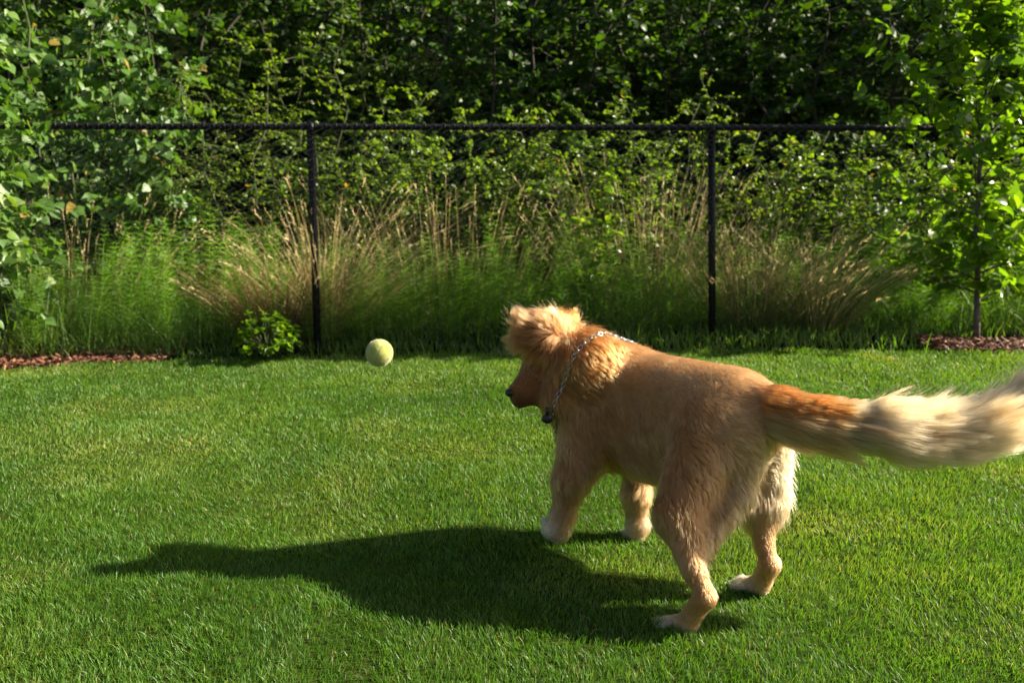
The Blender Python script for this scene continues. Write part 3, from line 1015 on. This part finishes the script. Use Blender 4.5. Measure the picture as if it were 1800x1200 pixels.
lo = np.array([-.12, 1.78, -.04]); hi = np.array([1.42, 2.98, .92])
DV, DQ = surface_nets(lo, hi, .0085)
DN_ = grad(DV)
DV = DV - DN_ * sdf(DV)[:, None]
_, _, _, dcol = attrs(DV)
mt_skin, t_, n_, p_, out_ = new_mat('dog_coat_base')
at = n_.new('ShaderNodeAttribute'); at.attribute_name = 'col'
t_.links.new(at.outputs['Color'], p_.inputs['Base Color'])
p_.inputs['Roughness'].default_value = .9
p_.inputs['Specular IOR Level'].default_value = .15
dog = np_mesh('dog', DV, DQ.ravel(), np.arange(len(DQ)) * 4, np.full(len(DQ), 4), mt_skin)
col_attr(dog.data, 'col', mottle(DV, dcol * .9), 'POINT')
tag(dog, 'golden retriever seen from behind, head turned left, running across the lawn after the ball', 'dog')

mt_fur = bpy.data.materials.new('fur')
mt_fur.use_nodes = True
t_ = mt_fur.node_tree; n_ = t_.nodes
n_.remove(n_['Principled BSDF'])
hb = n_.new('ShaderNodeBsdfHairPrincipled')
hb.model = 'CHIANG'
hb.parametrization = 'COLOR'
at = n_.new('ShaderNodeAttribute'); at.attribute_name = 'col'
t_.links.new(at.outputs['Color'], hb.inputs['Color'])
hb.inputs['Roughness'].default_value = .45
hb.inputs['Radial Roughness'].default_value = .6
hb.inputs['IOR'].default_value = 1.45
t_.links.new(hb.outputs[0], n_['Material Output'].inputs[0])


def make_hair(name, pts, rad, cols, parent, taper=.25):
    n, k, _ = pts.shape
    hc = bpy.data.hair_curves.new(name)
    hc.add_curves([k] * n)
    off = np.array(parent.location) if parent else np.zeros(3)
    hc.attributes['position'].data.foreach_set('vector', (pts - off).astype(np.float32).ravel())
    a = hc.attributes.get('radius') or hc.attributes.new('radius', 'FLOAT', 'POINT')
    t = np.linspace(0, 1, k)
    a.data.foreach_set('value', (rad[:, None] * (1 - (1 - taper) * t ** 1.6)).astype(np.float32).ravel())
    col_attr(hc, 'col', np.clip(cols, 0, 1), 'CURVE')
    hc.materials.append(mt_fur)
    o = bpy.data.objects.new(name, hc)
    COL.objects.link(o)
    o.parent = parent
    return o


def clumped(pts, roots, ncl, amt, seed=0):
    r_ = np.random.default_rng(seed)
    ci = r_.permutation(len(roots))[:ncl]
    kd = KDTree(ncl)
    for i, c in enumerate(ci):
        kd.insert(roots[c], i)
    kd.balance()
    near = np.fromiter((kd.find(r)[1] for r in roots), int, len(roots))
    gp = pts[ci[near]]
    t = np.linspace(0, 1, pts.shape[1])[None, :, None]
    a = np.asarray(amt)[:, None, None] * t ** 1.3
    off = (pts[:, :1] - gp[:, :1])
    return pts + (gp + off * .25 - pts) * a, ci[near]


def coat(n):
    tri = np.concatenate([DQ[:, :3], DQ[:, [0, 2, 3]]])
    A_, B_, C_ = DV[tri[:, 0]], DV[tri[:, 1]], DV[tri[:, 2]]
    ar = np.linalg.norm(np.cross(B_ - A_, C_ - A_), axis=1)
    pick = rng.choice(len(tri), n, p=ar / ar.sum())
    r1, r2 = np.sqrt(rng.uniform(0, 1, n)), rng.uniform(0, 1, n)
    p = A_[pick] * (1 - r1)[:, None] + B_[pick] * (r1 * (1 - r2))[:, None] + C_[pick] * (r1 * r2)[:, None]
    p = p[p[:, 0] < 1.25]
    n = len(p)
    nr = grad(p)
    p = p - nr * sdf(p)[:, None]
    fl, ln, lift, col = attrs(p)
    # swirl the lie of the coat
    wv = np.stack([vnoise(p, 9, s) - .5 for s in (51, 52, 53)], 1) + .95 * np.stack([vnoise(p, 26, s) - .5 for s in (54, 55, 56)], 1)
    fl = norm(fl + wv * 1.1 + rng.normal(0, .10, (n, 3)))
    tg = fl - nr * np.sum(fl * nr, 1)[:, None]
    tg = norm(tg)
    L = ln * rng.uniform(.55, 1.25, n) * (.75 + .5 * vnoise(p, 14, 57))
    k = 6
    stray = (rng.uniform(0, 1, n) < .035) & (ln > .015)
    L = np.where(stray, L * 1.45, L)
    pts = np.zeros((n, k, 3))
    pts[:, 0] = p - nr * .001
    lf = (lift * rng.uniform(.7, 1.4, n) * (.7 + .8 * vnoise(p, 30, 58)) * np.where(stray & (ln < .04), 2.0, 1))[:, None]
    for j in range(1, k):
        s = j / (k - 1)
        d = norm(tg * (.75 + s * .5) + nr * (lf * (1.3 - s * .9)) + DN * (.10 * s))
        pts[:, j] = pts[:, j - 1] + d * (L / (k - 1))[:, None]
    amt = np.clip((ln - .012) / .02, 0, 1) * .66 * ~stray
    pts, cid = clumped(pts, p, n // 32, amt, 5)
    col = mottle(p, col) * rng.uniform(.70, 1.25, n)[:, None] * (1 + (np.random.default_rng(4).uniform(-.36, .30, n)[cid] * np.clip((ln - .012) / .02, .5, 1)))[:, None]
    # darker patch on the back, broken up by noise
    q_ = (p - B(.22, 0, .55)) @ np.array([dF, dL, dU]).T
    back_patch = np.exp(-((q_[:, 0] / .16) ** 2 + ((q_[:, 1] - .03) / .09) ** 2 + (q_[:, 2] / .09) ** 2)) * (vnoise(p, 30, 60) * .8 + .2)
    col = col * (1 - .38 * back_patch)[:, None]
    rad = np.full(n, .00036) * rng.uniform(.8, 1.2, n)
    return make_hair('fur', pts, rad, col, dog)


coat(330000)


def tail_hair(n):
    tp_ = np.array([a_ for a_, r_ in TAILP]); tr_ = np.array([r_ for a_, r_ in TAILP])
    cum = np.concatenate([[0], np.cumsum(np.linalg.norm(np.diff(tp_, axis=0), axis=1))])
    S = cum[-1]
    s = S * rng.uniform(0, 1, n) ** .9
    th = rng.uniform(0, 2 * math.pi, n)
    ev = lambda q_: np.stack([np.interp(q_, cum, tp_[:, i]) for i in range(3)], -1)
    c = ev(s)
    tan = norm(ev(np.minimum(s + .02, S)) - ev(np.maximum(s - .02, 0)))
    e1 = norm(np.cross(tan, [0, 1.0, 0])); e1 = np.where(e1[:, 2:3] > 0, e1, -e1)      # up
    e2 = np.cross(tan, e1)
    radial = e1 * np.cos(th)[:, None] + e2 * np.sin(th)[:, None]
    root = c + radial * np.interp(s, cum, tr_)[:, None]
    f = s / S
    upness = np.cos(th)
    under = (1 - upness) / 2
    L = np.where(f < .24, .034 + .17 * np.clip(under - .22, 0, 1) * (.5 + 2.0 * f) + .02 * f, .085 + .062 * under + .03 * np.sin(f * 3.1))
    L = np.where(f >= .2, L * np.clip(.55 + (f - .2) / .25, 0, 1), L)
    L = np.where((f < .3) & (upness > 0), .048, L)
    L = L * rng.uniform(.5, 1.2, n)
    spread = np.interp(f, [0, .2, .4, .8, 1], [.34, .55, .62, .55, .35]) * (1 + (.35 + .9 * np.clip(.3 - f, 0, 1) / .3) * under)
    flat = radial * np.array([1, .35, 1])
    wv = np.stack([vnoise(root * np.array([3, 12, 12]), 2.2, q_) - .5 for q_ in (71, 72, 73)], 1)
    k = 11
    pts = np.zeros((n, k, 3)); pts[:, 0] = root
    for j in range(1, k):
        u = j / (k - 1)
        tn = norm(ev(np.minimum(s + L * u * 1.0 + .02, S)) - ev(np.minimum(s + L * u, S - .02)))
        d = norm(tn * (.55 + 1.1 * u) + flat * (spread * (1.5 - 1.15 * u))[:, None] + wv * .55 + np.array([0, 0, -.10]) * under[:, None])
        pts[:, j] = pts[:, j - 1] + d * (L / (k - 1))[:, None]
    wisp = (rng.uniform(0, 1, n) < .03) & (f > .3) & (upness > .2)      # loose hairs standing up
    up_ = np.linspace(0, 1, k)[None, :, None] ** 1.6 * np.array([.01, 0, .045])
    pts[wisp] += up_ * rng.uniform(.3, 1.2, wisp.sum())[:, None, None]
    cr = (root - 0) * np.array([.4, 1, 1])
    ptsc, cid = clumped(pts, cr, n // 55, np.where(wisp | (rng.uniform(0, 1, n) < .1), .0, .50), 9)
    t_rust = np.clip((.20 + .14 * vnoise(root, 30, 77) - f) / .06, 0, 1) * np.clip((upness + .35) / .5, 0, 1)
    base_c = np.array(cream) * (1 - .10 * rng.uniform(0, 1, (n, 1)))
    brn = np.array((.24, .11, .04))
    streak = np.clip((np.random.default_rng(3).uniform(0, 1, n)[cid] - .38) * 1.7, 0, 1) * np.clip(1.2 - abs(upness), 0, 1)
    col = base_c * (1 - streak[:, None]) + brn * streak[:, None]
    und = np.clip((.30 - f) / .15, 0, 1)[:, None]
    col = col * (1 - und * .55) + np.array((.28, .12, .035)) * und * .55
    col = col * (1 - t_rust[:, None]) + np.array((.28, .088, .018)) * t_rust[:, None]
    col = col * rng.uniform(.8, 1.15, n)[:, None]
    return make_hair('tail_plume', ptsc, np.full(n, .00042) * rng.uniform(.8, 1.3, n), col, dog)


tail_hair(60000)

# felt nap on the ball
nb = 9000
fd = norm(rng.normal(size=(nb, 3)))
fp = np.zeros((nb, 4, 3))
fr_ = norm(fd + rng.normal(0, .5, (nb, 3)))
for j in range(4):
    fp[:, j] = fd * (br * .985) + fr_ * (.0006 * j) * rng.uniform(.6, 1.5, (nb, 1))
fb = make_hair('felt_nap', fp, np.full(nb, .00014), np.array([.40, .43, .12]) * rng.uniform(.6, 1.2, (nb, 1)) * (.6 + .7 * vnoise(fd, 3, 88))[:, None], None)
fb.parent = ball

# nose, eye
mt_nose, t_, n_, p_, out_ = new_mat('wet_nose')
p_.inputs['Base Color'].default_value = (.012, .010, .010, 1)
p_.inputs['Roughness'].default_value = .35


def blob(name, c, r, mat, parent, sq=(1, 1, 1), nu=20, nv=14, rot=None):
    b_ = MB()
    V = []
    for j in range(nv + 1):
        for i in range(nu):
            ph, th = math.pi * j / nv, 2 * math.pi * i / nu
            V.append(np.array([math.sin(ph) * math.cos(th) * sq[0], math.sin(ph) * math.sin(th) * sq[1], math.cos(ph) * sq[2]]) * r + c)
    b_.add(V, [(j * nu + i, j * nu + (i + 1) % nu, (j + 1) * nu + (i + 1) % nu, (j + 1) * nu + i) for j in range(nv) for i in range(nu)])
    return b_.build(name, mat, parent)


blob('nose', P(896, 690, 2.502), .0140, mt_nose, dog, (1, 1.15, .9))
blob('eye', P(936, 636, 2.522), .0085, mt_nose, dog)

# chain collar and hanging tag
mt_chr, t_, n_, p_, out_ = new_mat('chrome')
p_.inputs['Base Color'].default_value = (.42, .42, .44, 1)
p_.inputs['Metallic'].default_value = 1
p_.inputs['Roughness'].default_value = .18
nA, nB = B(.45, 0, .475), P(1030, 632, 2.68)
cc = P(1046, 664, 2.55)
cax = norm(np.array([-.64, .64, .34]))
cax = norm(cax)
r1_ = norm(np.cross(cax, [0, 0, 1.0])); r2_ = np.cross(cax, r1_)
ring = []
for q_ in np.linspace(0, 2 * math.pi, 241)[:-1]:
    d_ = r1_ * math.cos(q_) + r2_ * math.sin(q_)
    rr = np.linspace(.02, .3, 160)
    vals = sdf(cc + d_ * rr[:, None])
    k_ = int(np.argmax(vals > .0055)) if (vals > .0055).any() else 100
    ring.append(rr[k_])
ring = np.array(ring)
ring = np.minimum(ring, np.median(ring) * 1.25)
for _ in range(12):
    ring = (np.roll(ring, 1) + ring + np.roll(ring, -1)) / 3
rp = np.array([cc + (r1_ * math.cos(q_) + r2_ * math.sin(q_)) * ring[i] for i, q_ in enumerate(np.linspace(0, 2 * math.pi, 241)[:-1])])
per = np.concatenate([[0], np.cumsum(np.linalg.norm(np.diff(np.vstack([rp, rp[:1]]), axis=0), axis=1))])
nl = int(per[-1] / .0150)
b = MB()
for i in range(nl):
    s_ = per[-1] * i / nl
    rpl = np.vstack([rp, rp[:1]])
    ctr = np.array([np.interp(s_, per, rpl[:, j]) for j in range(3)])
    nx = np.array([np.interp((s_ + .004) % per[-1], per, rpl[:, j]) for j in range(3)])
    tg_ = norm(nx - ctr)
    od = norm(ctr - cc)
    sd_ = np.cross(tg_, od)
    if i % 2: od, sd_ = norm(od + sd_), norm(sd_ - od)
    else: od, sd_ = norm(od - sd_ * .6), norm(sd_ + od * .6)
    lp = [ctr + tg_ * math.cos(a_) * .0095 + sd_ * math.sin(a_) * .0055 for a_ in np.linspace(0, 2 * math.pi, 13)]
    b.tube(lp, .0014, 6, cap=False)
collar = b.build('chain_collar', mt_chr, dog)
lowi = int(np.argmin(rp[:, 2]))
tgp = P(962, 736, 2.45)
blob('tag', tgp, .0155, mt_nose, collar, (1.05, .5, .9))
b = MB()
b.tube([tgp + np.array([0, 0, .012]), tgp + np.array([.002, .004, .035])], .006, 8)
b.build('tag_loop', mt_nose, collar)
